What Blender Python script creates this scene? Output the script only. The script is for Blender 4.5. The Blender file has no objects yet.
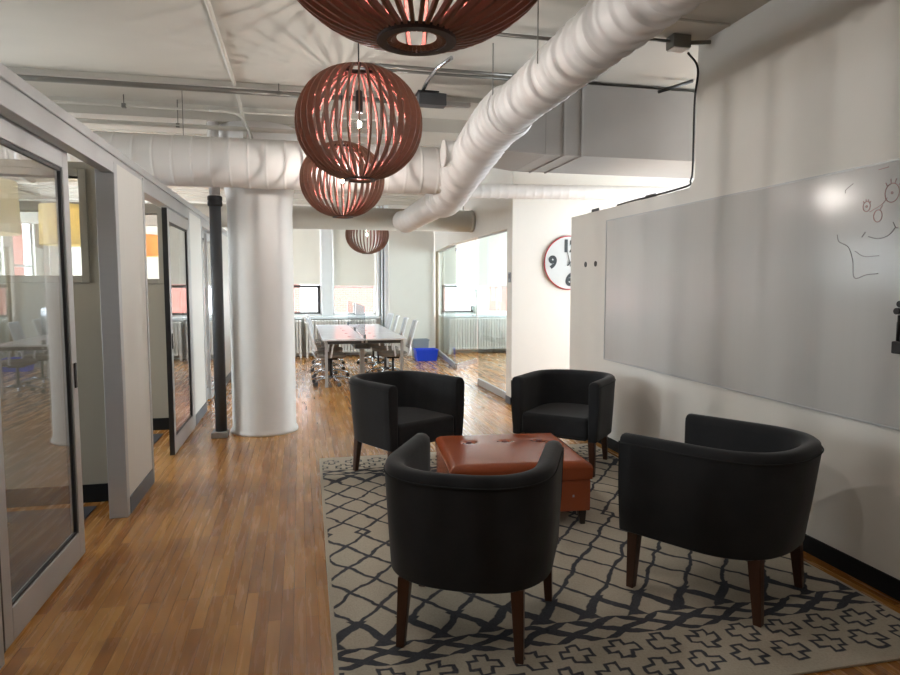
import bpy, bmesh, math, random
from mathutils import Vector, Matrix
random.seed(4)
PI = math.pi
S = bpy.context.scene
COL = S.collection

# ------------------------------------------------------------------ materials
def nodes(name):
    m = bpy.data.materials.new(name); m.use_nodes = True
    nt = m.node_tree; b = nt.nodes['Principled BSDF']
    return m, nt, b

def rgb(r, g, b):
    f = lambda c: (c/255/12.92) if c <= 10 else ((c/255+.055)/1.055)**2.4
    return (f(r), f(g), f(b), 1)

def mat(name, col, rough=.5, metal=0, var=.06, scale=6, bump=.0, bscale=60, coat=0, sheen=0, spec=.5, stretch=(1, 1, 1)):
    m, nt, b = nodes(name)
    tc = nt.nodes.new('ShaderNodeTexCoord'); mp = nt.nodes.new('ShaderNodeMapping')
    mp.inputs['Scale'].default_value = stretch
    nt.links.new(tc.outputs['Object'], mp.inputs['Vector'])
    n = nt.nodes.new('ShaderNodeTexNoise'); n.inputs['Scale'].default_value = scale; n.inputs['Detail'].default_value = 4
    nt.links.new(mp.outputs[0], n.inputs['Vector'])
    mx = nt.nodes.new('ShaderNodeMix'); mx.data_type = 'RGBA'
    mx.inputs['A'].default_value = tuple(c*(1-var) for c in col[:3])+(1,)
    mx.inputs['B'].default_value = tuple(min(1, c*(1+var)) for c in col[:3])+(1,)
    nt.links.new(n.outputs['Fac'], mx.inputs['Factor'])
    nt.links.new(mx.outputs['Result'], b.inputs['Base Color'])
    b.inputs['Roughness'].default_value = rough; b.inputs['Metallic'].default_value = metal
    b.inputs['Specular IOR Level'].default_value = spec
    b.inputs['Coat Weight'].default_value = coat
    if sheen:
        b.inputs['Sheen Weight'].default_value = sheen; b.inputs['Sheen Roughness'].default_value = .4
    if bump:
        n2 = nt.nodes.new('ShaderNodeTexNoise'); n2.inputs['Scale'].default_value = bscale; n2.inputs['Detail'].default_value = 3
        nt.links.new(mp.outputs[0], n2.inputs['Vector'])
        bp = nt.nodes.new('ShaderNodeBump'); bp.inputs['Strength'].default_value = bump; bp.inputs['Distance'].default_value = .01
        nt.links.new(n2.outputs['Fac'], bp.inputs['Height']); nt.links.new(bp.outputs[0], b.inputs['Normal'])
    return m

def glass(name, tint, refl=1.0, ior=1.45):
    m = bpy.data.materials.new(name); m.use_nodes = True
    nt = m.node_tree; nt.nodes.clear()
    out = nt.nodes.new('ShaderNodeOutputMaterial'); t = nt.nodes.new('ShaderNodeBsdfTransparent'); g = nt.nodes.new('ShaderNodeBsdfGlossy')
    t.inputs[0].default_value = tint; g.inputs['Roughness'].default_value = .0
    lw = nt.nodes.new('ShaderNodeLayerWeight'); lw.inputs['Blend'].default_value = .5
    pw = nt.nodes.new('ShaderNodeMath'); pw.operation = 'POWER'; pw.inputs[1].default_value = 4.2
    mu = nt.nodes.new('ShaderNodeMath'); mu.operation = 'MULTIPLY_ADD'; mu.inputs[1].default_value = refl; mu.inputs[2].default_value = .04; mu.use_clamp = True
    mx = nt.nodes.new('ShaderNodeMixShader')
    nt.links.new(lw.outputs['Facing'], pw.inputs[0]); nt.links.new(pw.outputs[0], mu.inputs[0]); nt.links.new(mu.outputs[0], mx.inputs[0])
    nt.links.new(t.outputs[0], mx.inputs[1]); nt.links.new(g.outputs[0], mx.inputs[2]); nt.links.new(mx.outputs[0], out.inputs[0])
    return m

def emit(name, col, st):
    m = bpy.data.materials.new(name); m.use_nodes = True
    b = m.node_tree.nodes['Principled BSDF']
    b.inputs['Base Color'].default_value = (.9, .9, .9, 1)
    b.inputs['Emission Color'].default_value = col; b.inputs['Emission Strength'].default_value = st
    return m

def translucent(name, col, fac=.5):
    m = bpy.data.materials.new(name); m.use_nodes = True
    nt = m.node_tree; nt.nodes.clear()
    out = nt.nodes.new('ShaderNodeOutputMaterial'); d = nt.nodes.new('ShaderNodeBsdfDiffuse'); t = nt.nodes.new('ShaderNodeBsdfTranslucent')
    w = nt.nodes.new('ShaderNodeTexNoise'); w.inputs['Scale'].default_value = 3
    cr = nt.nodes.new('ShaderNodeMix'); cr.data_type = 'RGBA'
    cr.inputs['A'].default_value = tuple(c*.94 for c in col[:3])+(1,); cr.inputs['B'].default_value = col
    nt.links.new(w.outputs['Fac'], cr.inputs['Factor'])
    nt.links.new(cr.outputs['Result'], d.inputs[0]); nt.links.new(cr.outputs['Result'], t.inputs[0])
    mx = nt.nodes.new('ShaderNodeMixShader'); mx.inputs[0].default_value = fac
    nt.links.new(d.outputs[0], mx.inputs[1]); nt.links.new(t.outputs[0], mx.inputs[2]); nt.links.new(mx.outputs[0], out.inputs[0])
    return m

class NB:
    """small maths-node builder"""
    def __init__(s, nt): s.nt = nt
    def m(s, op, a, b=None, clamp=False):
        n = s.nt.nodes.new('ShaderNodeMath'); n.operation = op; n.use_clamp = clamp
        for i, v in enumerate((a, b)):
            if v is None: continue
            if isinstance(v, (int, float)): n.inputs[i].default_value = v
            else: s.nt.links.new(v, n.inputs[i])
        return n.outputs[0]
    def step(s, v, t, w=.004):  # 1 where v < t, soft edge
        d = s.m('SUBTRACT', t, v); d = s.m('DIVIDE', d, w); return s.m('ADD', d, .5, clamp=True)

def wood_floor():
    m, nt, b = nodes('oak_floor'); N = nt.nodes; L = nt.links
    tc = N.new('ShaderNodeTexCoord'); sep = N.new('ShaderNodeSeparateXYZ'); cb = N.new('ShaderNodeCombineXYZ')
    L.new(tc.outputs['Object'], sep.inputs[0]); L.new(sep.outputs['Y'], cb.inputs['X']); L.new(sep.outputs['X'], cb.inputs['Y'])
    br = N.new('ShaderNodeTexBrick'); L.new(cb.outputs[0], br.inputs['Vector'])
    br.inputs['Scale'].default_value = 1; br.inputs['Brick Width'].default_value = .83; br.inputs['Row Height'].default_value = .057
    br.inputs['Mortar Size'].default_value = .0009; br.offset = .37; br.offset_frequency = 3; br.squash = 1
    br.inputs['Color1'].default_value = (0, 0, 0, 1); br.inputs['Color2'].default_value = (1, 1, 1, 1); br.inputs['Mortar'].default_value = (.2, .2, .2, 1)
    mp = N.new('ShaderNodeMapping'); mp.inputs['Scale'].default_value = (1.0, 15, 1); L.new(cb.outputs[0], mp.inputs[0])
    gr = N.new('ShaderNodeTexNoise'); gr.inputs['Scale'].default_value = 2.2; gr.inputs['Detail'].default_value = 6; gr.inputs['Distortion'].default_value = .35
    L.new(mp.outputs[0], gr.inputs['Vector'])
    big = N.new('ShaderNodeTexNoise'); big.inputs['Scale'].default_value = .9; L.new(tc.outputs['Object'], big.inputs['Vector'])
    nb = NB(nt)
    f = nb.m('ADD', nb.m('MULTIPLY', br.outputs['Color'], .30), nb.m('ADD', nb.m('MULTIPLY', gr.outputs['Fac'], .30), .16))
    f = nb.m('ADD', f, nb.m('MULTIPLY', big.outputs['Fac'], .12), clamp=True)
    cr = N.new('ShaderNodeValToRGB'); L.new(f, cr.inputs[0])
    e = cr.color_ramp.elements; e[0].position = .12; e[0].color = rgb(106, 64, 28); e[1].position = .85; e[1].color = rgb(206, 156, 90)
    x = e.new(.45); x.color = rgb(160, 107, 52)
    mx = N.new('ShaderNodeMix'); mx.data_type = 'RGBA'; mx.inputs['B'].default_value = rgb(52, 30, 16)
    L.new(cr.outputs[0], mx.inputs['A']); L.new(nb.m('MULTIPLY', br.outputs['Fac'], .8), mx.inputs['Factor'])
    L.new(mx.outputs['Result'], b.inputs['Base Color'])
    rr = nb.m('ADD', nb.m('MULTIPLY', gr.outputs['Fac'], .06), .24); L.new(rr, b.inputs['Roughness'])
    b.inputs['Specular IOR Level'].default_value = .5; b.inputs['Coat Weight'].default_value = .12; b.inputs['Coat Roughness'].default_value = .1
    wv = N.new('ShaderNodeTexNoise'); wv.inputs['Scale'].default_value = 9; L.new(tc.outputs['Object'], wv.inputs['Vector'])
    h = nb.m('ADD', nb.m('MULTIPLY', br.outputs['Color'], .05), nb.m('MULTIPLY', wv.outputs['Fac'], .12))
    h = nb.m('SUBTRACT', h, nb.m('MULTIPLY', br.outputs['Fac'], .5))
    bp = N.new('ShaderNodeBump'); bp.inputs['Strength'].default_value = .25; bp.inputs['Distance'].default_value = .004
    L.new(h, bp.inputs['Height']); L.new(bp.outputs[0], b.inputs['Normal'])
    return m

def rug_mat(W, D):
    """cream wool with charcoal lattice, band of small diamonds and rows of outlined crosses; object space, origin at near left corner"""
    m, nt, b = nodes('rug_wool'); N = nt.nodes; L = nt.links; nb = NB(nt); M = nb.m
    tc = N.new('ShaderNodeTexCoord')
    wob = N.new('ShaderNodeTexNoise'); wob.inputs['Scale'].default_value = 5.5; wob.inputs['Detail'].default_value = 3
    L.new(tc.outputs['Object'], wob.inputs['Vector'])
    v1 = N.new('ShaderNodeVectorMath'); v1.operation = 'SUBTRACT'; L.new(wob.outputs['Color'], v1.inputs[0]); v1.inputs[1].default_value = (.5, .5, .5)
    v2 = N.new('ShaderNodeVectorMath'); v2.operation = 'SCALE'; v2.inputs['Scale'].default_value = .085; L.new(v1.outputs[0], v2.inputs[0])
    v3 = N.new('ShaderNodeVectorMath'); L.new(tc.outputs['Object'], v3.inputs[0]); L.new(v2.outputs[0], v3.inputs[1])
    sep = N.new('ShaderNodeSeparateXYZ'); L.new(v3.outputs[0], sep.inputs[0]); X, Y = sep.outputs['X'], sep.outputs['Y']
    # mirrored distance from the two short ends
    Ym = M('MINIMUM', Y, M('SUBTRACT', D, Y))
    fr = lambda v: M('SUBTRACT', M('FRACT', M('ADD', v, 500.0)), .5)
    def lattice(px, py, w, y0=0):
        u = M('DIVIDE', X, px); v = M('DIVIDE', M('SUBTRACT', Ym, y0), py)
        a = M('ABSOLUTE', fr(M('ADD', u, v))); c = M('ABSOLUTE', fr(M('SUBTRACT', u, v)))
        k = M('MAXIMUM', a, c)
        return M('SUBTRACT', 1, nb.step(k, .5-w, .03))
    big = lattice(.235, .30, .058, .6)
    # thick zig-zag where the lattice meets the band
    band = lattice(.235, .12, .17, .39)
    wide = lattice(.235, .30, .13, .6)
    def cross(y0, off):
        cx = M('MULTIPLY', fr(M('ADD', M('DIVIDE', X, .2), off)), .2); cy = M('SUBTRACT', Ym, y0)
        ax = M('ABSOLUTE', cx); ay = M('ABSOLUTE', cy)
        def plus(r, t):
            i = M('MULTIPLY', nb.step(ax, r), nb.step(ay, t)); j = M('MULTIPLY', nb.step(ax, t), nb.step(ay, r)); return M('MAXIMUM', i, j)
        return M('MULTIPLY', plus(.075, .033), M('SUBTRACT', 1, plus(.060, .018)))
    cr = M('MAXIMUM', cross(.155, 0.0), cross(.315, .5))
    inband = M('MULTIPLY', nb.step(Ym, .56), nb.step(.405, Ym))
    inwide = M('MULTIPLY', nb.step(Ym, .78), nb.step(.56, Ym))
    inbig = nb.step(.78, Ym)
    k = M('ADD', M('MULTIPLY', inband, band), M('ADD', M('MULTIPLY', inwide, wide), M('MULTIPLY', inbig, big)))
    k = M('ADD', k, M('MULTIPLY', nb.step(Ym, .405), cr))
    # keep a plain border
    sep0 = N.new('ShaderNodeSeparateXYZ'); L.new(tc.outputs['Object'], sep0.inputs[0])
    xe = M('MINIMUM', sep0.outputs['X'], M('SUBTRACT', W, sep0.outputs['X'])); ye = M('MINIMUM', sep0.outputs['Y'], M('SUBTRACT', D, sep0.outputs['Y']))
    k = M('MULTIPLY', k, nb.step(.02, M('MINIMUM', xe, ye)), clamp=True)
    fz = N.new('ShaderNodeTexNoise'); fz.inputs['Scale'].default_value = 120; fz.inputs['Detail'].default_value = 2; L.new(tc.outputs['Object'], fz.inputs['Vector'])
    mxA = N.new('ShaderNodeMix'); mxA.data_type = 'RGBA'; mxA.inputs['A'].default_value = rgb(174, 165, 148); mxA.inputs['B'].default_value = rgb(203, 195, 179)
    mxB = N.new('ShaderNodeMix'); mxB.data_type = 'RGBA'; mxB.inputs['A'].default_value = rgb(58, 60, 66); mxB.inputs['B'].default_value = rgb(92, 94, 100)
    L.new(fz.outputs['Fac'], mxA.inputs['Factor']); L.new(fz.outputs['Fac'], mxB.inputs['Factor'])
    mx = N.new('ShaderNodeMix'); mx.data_type = 'RGBA'; L.new(k, mx.inputs['Factor']); L.new(mxA.outputs['Result'], mx.inputs['A']); L.new(mxB.outputs['Result'], mx.inputs['B'])
    L.new(mx.outputs['Result'], b.inputs['Base Color']); b.inputs['Roughness'].default_value = .95; b.inputs['Specular IOR Level'].default_value = .1
    bp = N.new('ShaderNodeBump'); bp.inputs['Strength'].default_value = .6; bp.inputs['Distance'].default_value = .006
    L.new(M('SUBTRACT', fz.outputs['Fac'], M('MULTIPLY', k, .6)), bp.inputs['Height']); L.new(bp.outputs[0], b.inputs['Normal'])
    return m

def brick_mat():
    m, nt, b = nodes('red_brick'); N = nt.nodes; L = nt.links
    tc = N.new('ShaderNodeTexCoord'); mp = N.new('ShaderNodeMapping'); mp.inputs['Rotation'].default_value = (PI/2, 0, 0); L.new(tc.outputs['Object'], mp.inputs[0])
    br = N.new('ShaderNodeTexBrick'); L.new(mp.outputs[0], br.inputs['Vector']); br.inputs['Scale'].default_value = 1
    br.inputs['Brick Width'].default_value = .22; br.inputs['Row Height'].default_value = .075; br.inputs['Mortar Size'].default_value = .008
    br.inputs['Color1'].default_value = rgb(104, 54, 46); br.inputs['Color2'].default_value = rgb(116, 64, 54); br.inputs['Mortar'].default_value = rgb(120, 96, 88)
    L.new(br.outputs['Color'], b.inputs['Base Color']); b.inputs['Roughness'].default_value = .9
    return m

M = {}
M['wall'] = mat('wall_paint', rgb(222, 219, 212), .75, var=.02, bump=.05, bscale=90)
M['ceil'] = mat('ceiling_paint', rgb(192, 188, 179), .8, var=.05, scale=1.3, bump=.25, bscale=3.5, stretch=(1, 2.2, 1))
M['floor'] = wood_floor()
M['panel'] = mat('partition_laminate', rgb(214, 212, 206), .5, var=.03, scale=3, stretch=(5, 5, .3))
M['divider'] = mat('divider_beige', rgb(152, 145, 132), .6, var=.03, scale=3, stretch=(5, 5, .3))
M['alu'] = mat('brushed_aluminium', rgb(186, 187, 188), .42, .3, var=.04, stretch=(1, 1, 8))
M['alu_dark'] = mat('dark_gasket', rgb(30, 30, 32), .5)
M['base_grey'] = mat('grey_rubber_base', rgb(88, 92, 98), .55)
M['base_black'] = mat('black_rubber_base', rgb(14, 15, 17), .7, spec=.25)
M['carpet'] = mat('charcoal_carpet', rgb(58, 60, 66), .95, var=.25, scale=40, bump=.3, bscale=150)
M['gl'] = glass('clear_glass', (.97, .98, .98, 1), 1.0)
M['gl_front'] = glass('partition_glass', (.96, .97, .965, 1), 1.1)
M['gl_green'] = glass('greenish_glass', (.90, .965, .96, 1), .6)
M['acrylic'] = glass('acrylic_screen', (.86, .9, .95, 1), 1.0)
M['velvet'] = mat('charcoal_velvet', rgb(43, 44, 46), .9, var=.25, scale=9, bump=.12, bscale=14, sheen=.22, spec=.2)
M['piping'] = mat('charcoal_piping', rgb(24, 25, 27), .8)
M['leg'] = mat('walnut_leg', rgb(74, 44, 28), .35, var=.2, scale=10, stretch=(6, 6, .6))
M['leather'] = mat('cognac_leather', rgb(160, 80, 46), .27, var=.1, scale=5, bump=.08, bscale=70)
M['button'] = mat('dark_cognac_button', rgb(112, 44, 24), .3)
M['dark_leg'] = mat('dark_stained_leg', rgb(34, 20, 14), .4)
M['rib'] = mat('walnut_plywood', rgb(136, 97, 77), .5, var=.22, scale=14, stretch=(1, 1, 3))
M['rib_red'] = mat('red_edge', rgb(150, 66, 58), .7)
M['ring'] = mat('dark_ring', rgb(62, 44, 40), .5)
M['black'] = mat('black_plastic', rgb(20, 20, 21), .4)
M['duct'] = mat('white_duct', rgb(222, 219, 216), .5, var=.03)
M['duct_grey'] = mat('galvanised_duct', rgb(158, 154, 150), .5, .0, var=.05)
M['pipe'] = mat('conduit_metal', rgb(122, 120, 115), .4, .6)
M['pipe_paint'] = mat('painted_conduit', rgb(200, 196, 187), .5)
M['pole'] = mat('dark_grey_wrap', rgb(74, 76, 80), .5, var=.1)
M['tan'] = mat('tan_pipe', rgb(150, 135, 112), .5)
M['board'] = mat('whiteboard_enamel', rgb(190, 189, 186), .19, var=.02, scale=4, stretch=(1, 6, .2))
M['marker_red'] = mat('red_marker', rgb(168, 128, 126), .7)
M['marker_dark'] = mat('faded_black_marker', rgb(132, 126, 126), .7)
M['clock_face'] = mat('clock_face', rgb(196, 200, 200), .5)
M['clock_red'] = mat('red_rim', rgb(178, 36, 44), .4)
M['ink'] = mat('dark_numerals', rgb(40, 48, 52), .5)
M['laminate'] = mat('white_laminate', rgb(242, 244, 250), .2, var=.02)
M['steel'] = mat('chrome', rgb(190, 192, 196), .2, .9)
M['white_pl'] = mat('white_plastic', rgb(226, 228, 230), .4)
M['mesh'] = mat('pale_mesh', rgb(206, 206, 202), .7)
M['seat'] = mat('beige_grey_fabric', rgb(120, 112, 102), .85, var=.15, scale=30)
M['blue'] = mat('blue_plastic', rgb(24, 70, 214), .35)
M['grommet'] = mat('mauve_grommet', rgb(176, 140, 148), .5)
M['grey_pl'] = mat('grey_plastic', rgb(140, 144, 148), .5)
M['radiator'] = mat('radiator_enamel', rgb(214, 212, 206), .4)
M['blind'] = translucent('cream_blind', (.84, .82, .75, 1), .10)
M['blind_y'] = translucent('yellow_blind', (.92, .68, .30, 1), .5)
M['shade_y'] = translucent('yellow_lampshade', (.93, .83, .52, 1), .5); M['shade_o'] = translucent('orange_lampshade', (.95, .60, .30, 1), .5)
M['shade'] = translucent('cream_lampshade', (.88, .84, .72, 1), .45)
M['win_frame'] = mat('white_window_paint', rgb(220, 224, 226), .5)
M['win_dark'] = mat('dark_window_frame', rgb(64, 62, 62), .5)
M['brick'] = brick_mat()
M['bulb'] = emit('warm_bulb', (1, .94, .88, 1), 4000)
M['bulb_glass'] = glass('bulb_glass', (.97, .97, .97, 1), .3)
M['bulb_dim'] = emit('dim_bulb', (1, .9, .8, 1), 600)
M['green'] = mat('green_marker_cap', rgb(40, 120, 60), .4)
M['red'] = mat('red_marker_cap', rgb(180, 40, 40), .4)

# ------------------------------------------------------------------ mesh helpers
def box(bm, x0, x1, y0, y1, z0, z1, mi=0):
    vs = [bm.verts.new(p) for p in ((x0,y0,z0),(x1,y0,z0),(x1,y1,z0),(x0,y1,z0),(x0,y0,z1),(x1,y0,z1),(x1,y1,z1),(x0,y1,z1))]
    for f in ((0,3,2,1),(4,5,6,7),(0,1,5,4),(1,2,6,5),(2,3,7,6),(3,0,4,7)):
        fc = bm.faces.new([vs[i] for i in f]); fc.material_index = mi
def B(*a):
    bm = bmesh.new()
    for q in a: box(bm, *q)
    return bm
def tube(bm, pts, r, n=12, caps=True, radii=None, smooth=True):
    pts = [Vector(p) for p in pts]; rings = []
    t0 = (pts[1]-pts[0]).normalized(); ref = Vector((0,0,1)) if abs(t0.z) < .9 else Vector((1,0,0))
    u = t0.cross(ref).normalized()
    for i, p in enumerate(pts):
        if i == 0: t = pts[1]-p
        elif i == len(pts)-1: t = p-pts[i-1]
        else: t = (pts[i+1]-p).normalized()+(p-pts[i-1]).normalized()
        t.normalize(); u = (u-t*u.dot(t)).normalized(); v = t.cross(u)
        R = radii[i] if radii else r
        rings.append([bm.verts.new(p+(u*math.cos(2*PI*k/n)+v*math.sin(2*PI*k/n))*R) for k in range(n)])
    for a, b in zip(rings, rings[1:]):
        for k in range(n):
            f = bm.faces.new((a[k], a[(k+1)%n], b[(k+1)%n], b[k])); f.smooth = smooth
    if caps:
        bm.faces.new(list(reversed(rings[0]))); bm.faces.new(rings[-1])
def T(pts, r, n=12, **k):
    bm = bmesh.new(); tube(bm, pts, r, n, **k); return bm
def lathe(bm, prof, n=32, c=(0,0,0)):
    rings = [[bm.verts.new((c[0]+r*math.cos(2*PI*k/n), c[1]+r*math.sin(2*PI*k/n), c[2]+z)) for k in range(n)] for r, z in prof]
    for a, b in zip(rings, rings[1:]):
        for k in range(n):
            f = bm.faces.new((a[k], a[(k+1)%n], b[(k+1)%n], b[k])); f.smooth = True
    return rings
def Lt(prof, n=32, c=(0,0,0), caps=True):
    bm = bmesh.new(); r = lathe(bm, prof, n, c)
    if caps: bm.faces.new(list(reversed(r[0]))); bm.faces.new(r[-1])
    return bm
def prism(bm, poly, z0, z1):
    a = [bm.verts.new((x, y, z0)) for x, y in poly]; b = [bm.verts.new((x, y, z1)) for x, y in poly]
    bm.faces.new(list(reversed(a))); bm.faces.new(b)
    n = len(poly)
    for i in range(n): bm.faces.new((a[i], a[(i+1)%n], b[(i+1)%n], b[i]))
def arc(c, r, a0, a1, n, plane='xz'):
    out = []
    for i in range(n+1):
        a = a0+(a1-a0)*i/n; p, q = r*math.cos(a), r*math.sin(a)
        out.append((c[0]+p, c[1], c[2]+q) if plane == 'xz' else (c[0], c[1]+p, c[2]+q) if plane == 'yz' else (c[0]+p, c[1]+q, c[2]))
    return out
def obj(name, bm, m, parent=None, bevel=0, loc=None, rot=None, fix=True, segs=2):
    if isinstance(bm, bmesh.types.BMesh):
        if fix: bmesh.ops.recalc_face_normals(bm, faces=bm.faces)
        me = bpy.data.meshes.new(name); bm.to_mesh(me); bm.free()
        for mm in (m if isinstance(m, (list, tuple)) else [m]): me.materials.append(mm)
    else: me = bm
    o = bpy.data.objects.new(name, me); COL.objects.link(o)
    if parent: o.parent = parent
    if loc: o.location = loc
    if rot: o.rotation_euler = rot
    if bevel:
        md = o.modifiers.new('bevel', 'BEVEL'); md.width = bevel; md.segments = segs; md.limit_method = 'ANGLE'; md.angle_limit = math.radians(40)
        md.harden_normals = False
    return o
def thing(name, label, cat, loc=(0,0,0), rz=0, group=None):
    o = bpy.data.objects.new(name, None); COL.objects.link(o); o.location = loc; o.rotation_euler = (0,0,rz); o.empty_display_size = .1
    o['label'] = label; o['category'] = cat
    if group: o['group'] = group
    return o
def tag(o, label, cat, group=None):
    o['label'] = label; o['category'] = cat
    if group: o['group'] = group
    return o
def struct(name, bm, m, label=None, bevel=0):
    o = obj(name, bm, m, None, bevel); o['kind'] = 'structure'
    if label: o['label'] = label
    return o
def sroot(name, label=None, loc=(0,0,0)):
    o = bpy.data.objects.new(name, None); COL.objects.link(o); o['kind'] = 'structure'; o.location = loc
    if label: o['label'] = label
    return o
def copy_tree(o, parent=None):
    c = o.copy(); COL.objects.link(c)
    if parent: c.parent = parent
    for ch in [k for k in bpy.data.objects if k.parent == o]: copy_tree(ch, c)
    return c

CZ = 3.3     # ceiling height
XR = 2.86    # right wall
XP = -1.15   # face of the left partition
YF = 14.6    # far window wall
# ------------------------------------------------------------------ room shell
struct('floor', B((-5.2, 6.2, -3.2, YF+.3, -.1, 0)), M['floor'], 'glossy oak strip floor')
struct('ceiling', B((-5.2, 6.2, -3.2, YF+.3, CZ, CZ+.15)), M['ceil'], 'painted concrete ceiling')
struct('wall_back', B((-5.2, 6.2, -3.2, -3.0, 0, CZ)), M['wall'])
# right wall: full height near, low further back, one plane
bm = bmesh.new()
yz = [(-3, 0), (6.6, 0), (6.6, 2.28), (4.42, 2.28), (4.36, 2.34), (4.36, CZ), (-3, CZ)]
a = [bm.verts.new((XR, y, z)) for y, z in yz]; b = [bm.verts.new((XR+.13, y, z)) for y, z in yz]
bm.faces.new(a); bm.faces.new(list(reversed(b)))
for i in range(len(yz)):
    j = (i+1) % len(yz); bm.faces.new((a[i], b[i], b[j], a[j]))
struct('wall_right', bm, M['wall'], 'white wall behind the whiteboard, lower past the step')
struct('baseboard_right', B((XR-.012, XR, -3, 6.6, 0, .1)), M['base_black'], 'black rubber baseboard under the whiteboard')
# far right of the passage and the outer side walls
def wall_with_holes(axis, p0, p1, u0, u1, holes, z1=CZ):
    """wall slab between p0..p1 on one axis, u0..u1 on the other, holes = (u0,u1,z0,z1)"""
    bm = bmesh.new()
    def bx(a, b_, c, d):
        if b_-a < 1e-4 or d-c < 1e-4: return
        if axis == 'y': box(bm, a, b_, p0, p1, c, d)
        else: box(bm, p0, p1, a, b_, c, d)
    cur = u0
    for (h0, h1, c, d) in sorted(holes):
        bx(cur, h0, 0, z1); bx(h0, h1, 0, c); bx(h0, h1, d, z1); cur = h1
    bx(cur, u1, 0, z1)
    return bm
ZS, ZT = .9, 2.95
WIN = [(-4.9, -4.0), (-3.7, -2.8), (-2.4, -1.5), (-1.15, -.4), (-.22, .47), (.70, 1.66), (3.14, 3.97), (4.25, 5.2)]
struct('wall_far', wall_with_holes('y', YF, YF+.25, -5.2, 6.2, [(a, b, ZS, ZT) for a, b in WIN]), M['wall'], 'white window wall at the far end')
LW = [(3.3, 4.2), (5.4, 7.0), (7.8, 9.4), (9.9, 11.1), (11.6, 12.8), (13.2, 14.2)]  # all out of view; nearest opening added to light the first glazed room
struct('wall_left', wall_with_holes('x', -5.2, -5.0, -3, YF, [(a, b, ZS, ZT) for a, b in LW]), M['wall'], 'outer wall of the glazed rooms')
struct('wall_right_outer', wall_with_holes('x', 6.0, 6.2, -3, YF, [(3.6, 7.5, 1.0, 3.1), (8.6, 10.4, 1.0, 2.9), (10.8, 12.6, 1.0, 2.9), (13.0, 14.2, 1.0, 2.9)]), M['wall'], 'outer wall of the side passage')
wn = 0
for i, (a, b) in enumerate(WIN):
    wn += 1
    r = sroot('window_%d' % wn, 'tall sash window in the far wall', ((a+b)/2, YF+.1, 0))
    w = (b-a)/2
    dark = i in (4, 6)
    obj('window_frame', B((-w, -w+.04, -.04, .04, ZS, ZT), (w-.04, w, -.04, .04, ZS, ZT), (-w, w, -.04, .04, ZT-.05, ZT), (-w, w, -.04, .04, ZS, ZS+.04)), M['win_frame'], r)
    fr = M['win_dark'] if dark else M['win_frame']
    if dark:
        obj('lower_sash', B((-w+.04, -w+.08, -.05, .0, ZS+.04, 1.56), (w-.1, w-.04, -.05, .0, ZS+.04, 1.56), (-w+.04, w-.04, -.05, .0, 1.50, 1.56), (-w+.04, w-.04, -.05, .0, ZS+.03, ZS+.07)), fr, r)
    else:
        obj('lower_sash', B((-w+.04, w-.04, -.03, .0, 1.50, 1.53)), M['grey_pl'], r)
    obj('pane', B((-w+.04, w-.04, .01, .016, ZS+.04, ZT-.05)), M['gl'], r)
    obj('roller_blind', B((-w+.03, w-.03, -.075, -.07, 1.54 if not dark else 1.57, ZT)), M['blind'], r)
for (a, b) in LW:
    wn += 1
    r = sroot('window_%d' % wn, 'unseen window that lights the glazed rooms', (-5.1, (a+b)/2, 0)); w = (b-a)/2
    obj('window_frame', B((-.04, .04, -w, -w+.04, ZS, ZT), (-.04, .04, w-.04, w, ZS, ZT), (-.04, .04, -w, w, ZT-.05, ZT), (-.04, .04, -w, w, ZS, ZS+.04), (-.03, .03, -w, w, 1.9, 1.94)), M['win_frame'], r)
    obj('pane', B((.0, .006, -w+.04, w-.04, ZS+.04, ZT-.05)), M['gl'], r)
for (a, b) in ((3.6, 7.5), (8.6, 10.4), (10.8, 12.6), (13.0, 14.2)):  # unseen windows, added to let daylight into the passage and glass room
    wn += 1; w = (b-a)/2; zt = 3.1 if a < 4 else 2.9
    r = sroot('window_%d' % wn, 'unseen window added to light the side rooms', (6.1, (a+b)/2, 0))
    obj('window_frame', B((-.04, .04, -w, .05-w, 1, zt), (-.04, .04, w-.05, w, 1, zt), (-.04, .04, -.02, .02, 1, zt), (-.04, .04, -w, w, zt-.05, zt), (-.04, .04, -w, w, 1, 1.05)), M['win_frame'], r)
    obj('pane', B((0, .006, .05-w, w-.05, 1.05, zt-.05)), M['gl'], r)

# sill, mouldings and pilaster of the far wall
struct('trim_1', B((-5.0, 1.8, YF-.16, YF, .82, .88)), M['win_frame'], 'long white window sill', .006)
struct('trim_2', B((3.1, 6.0, YF-.16, YF, .82, .88)), M['win_frame'], 'window sill of the glass room', .006)
struct('trim_3', B((.46, .70, YF-.1, YF, .88, CZ)), M['win_frame'], 'white pier between the two middle windows', .01)
struct('trim_4', B((1.68, 1.73, YF-.12, YF, .88, CZ), (1.76, 1.79, YF-.2, YF, 0, CZ), (1.82, 1.9, YF-.28, YF, 0, CZ)), M['win_frame'], 'stepped white window moulding', .008)
struct('wall_pier', B((1.9, 2.9, YF-.4, YF, 0, CZ)), M['wall'], 'white pier beside the middle windows')
struct('baseboard_pier', B((1.9, 2.9, YF-.41, YF-.4, 0, .09)), M['wall'])

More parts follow.
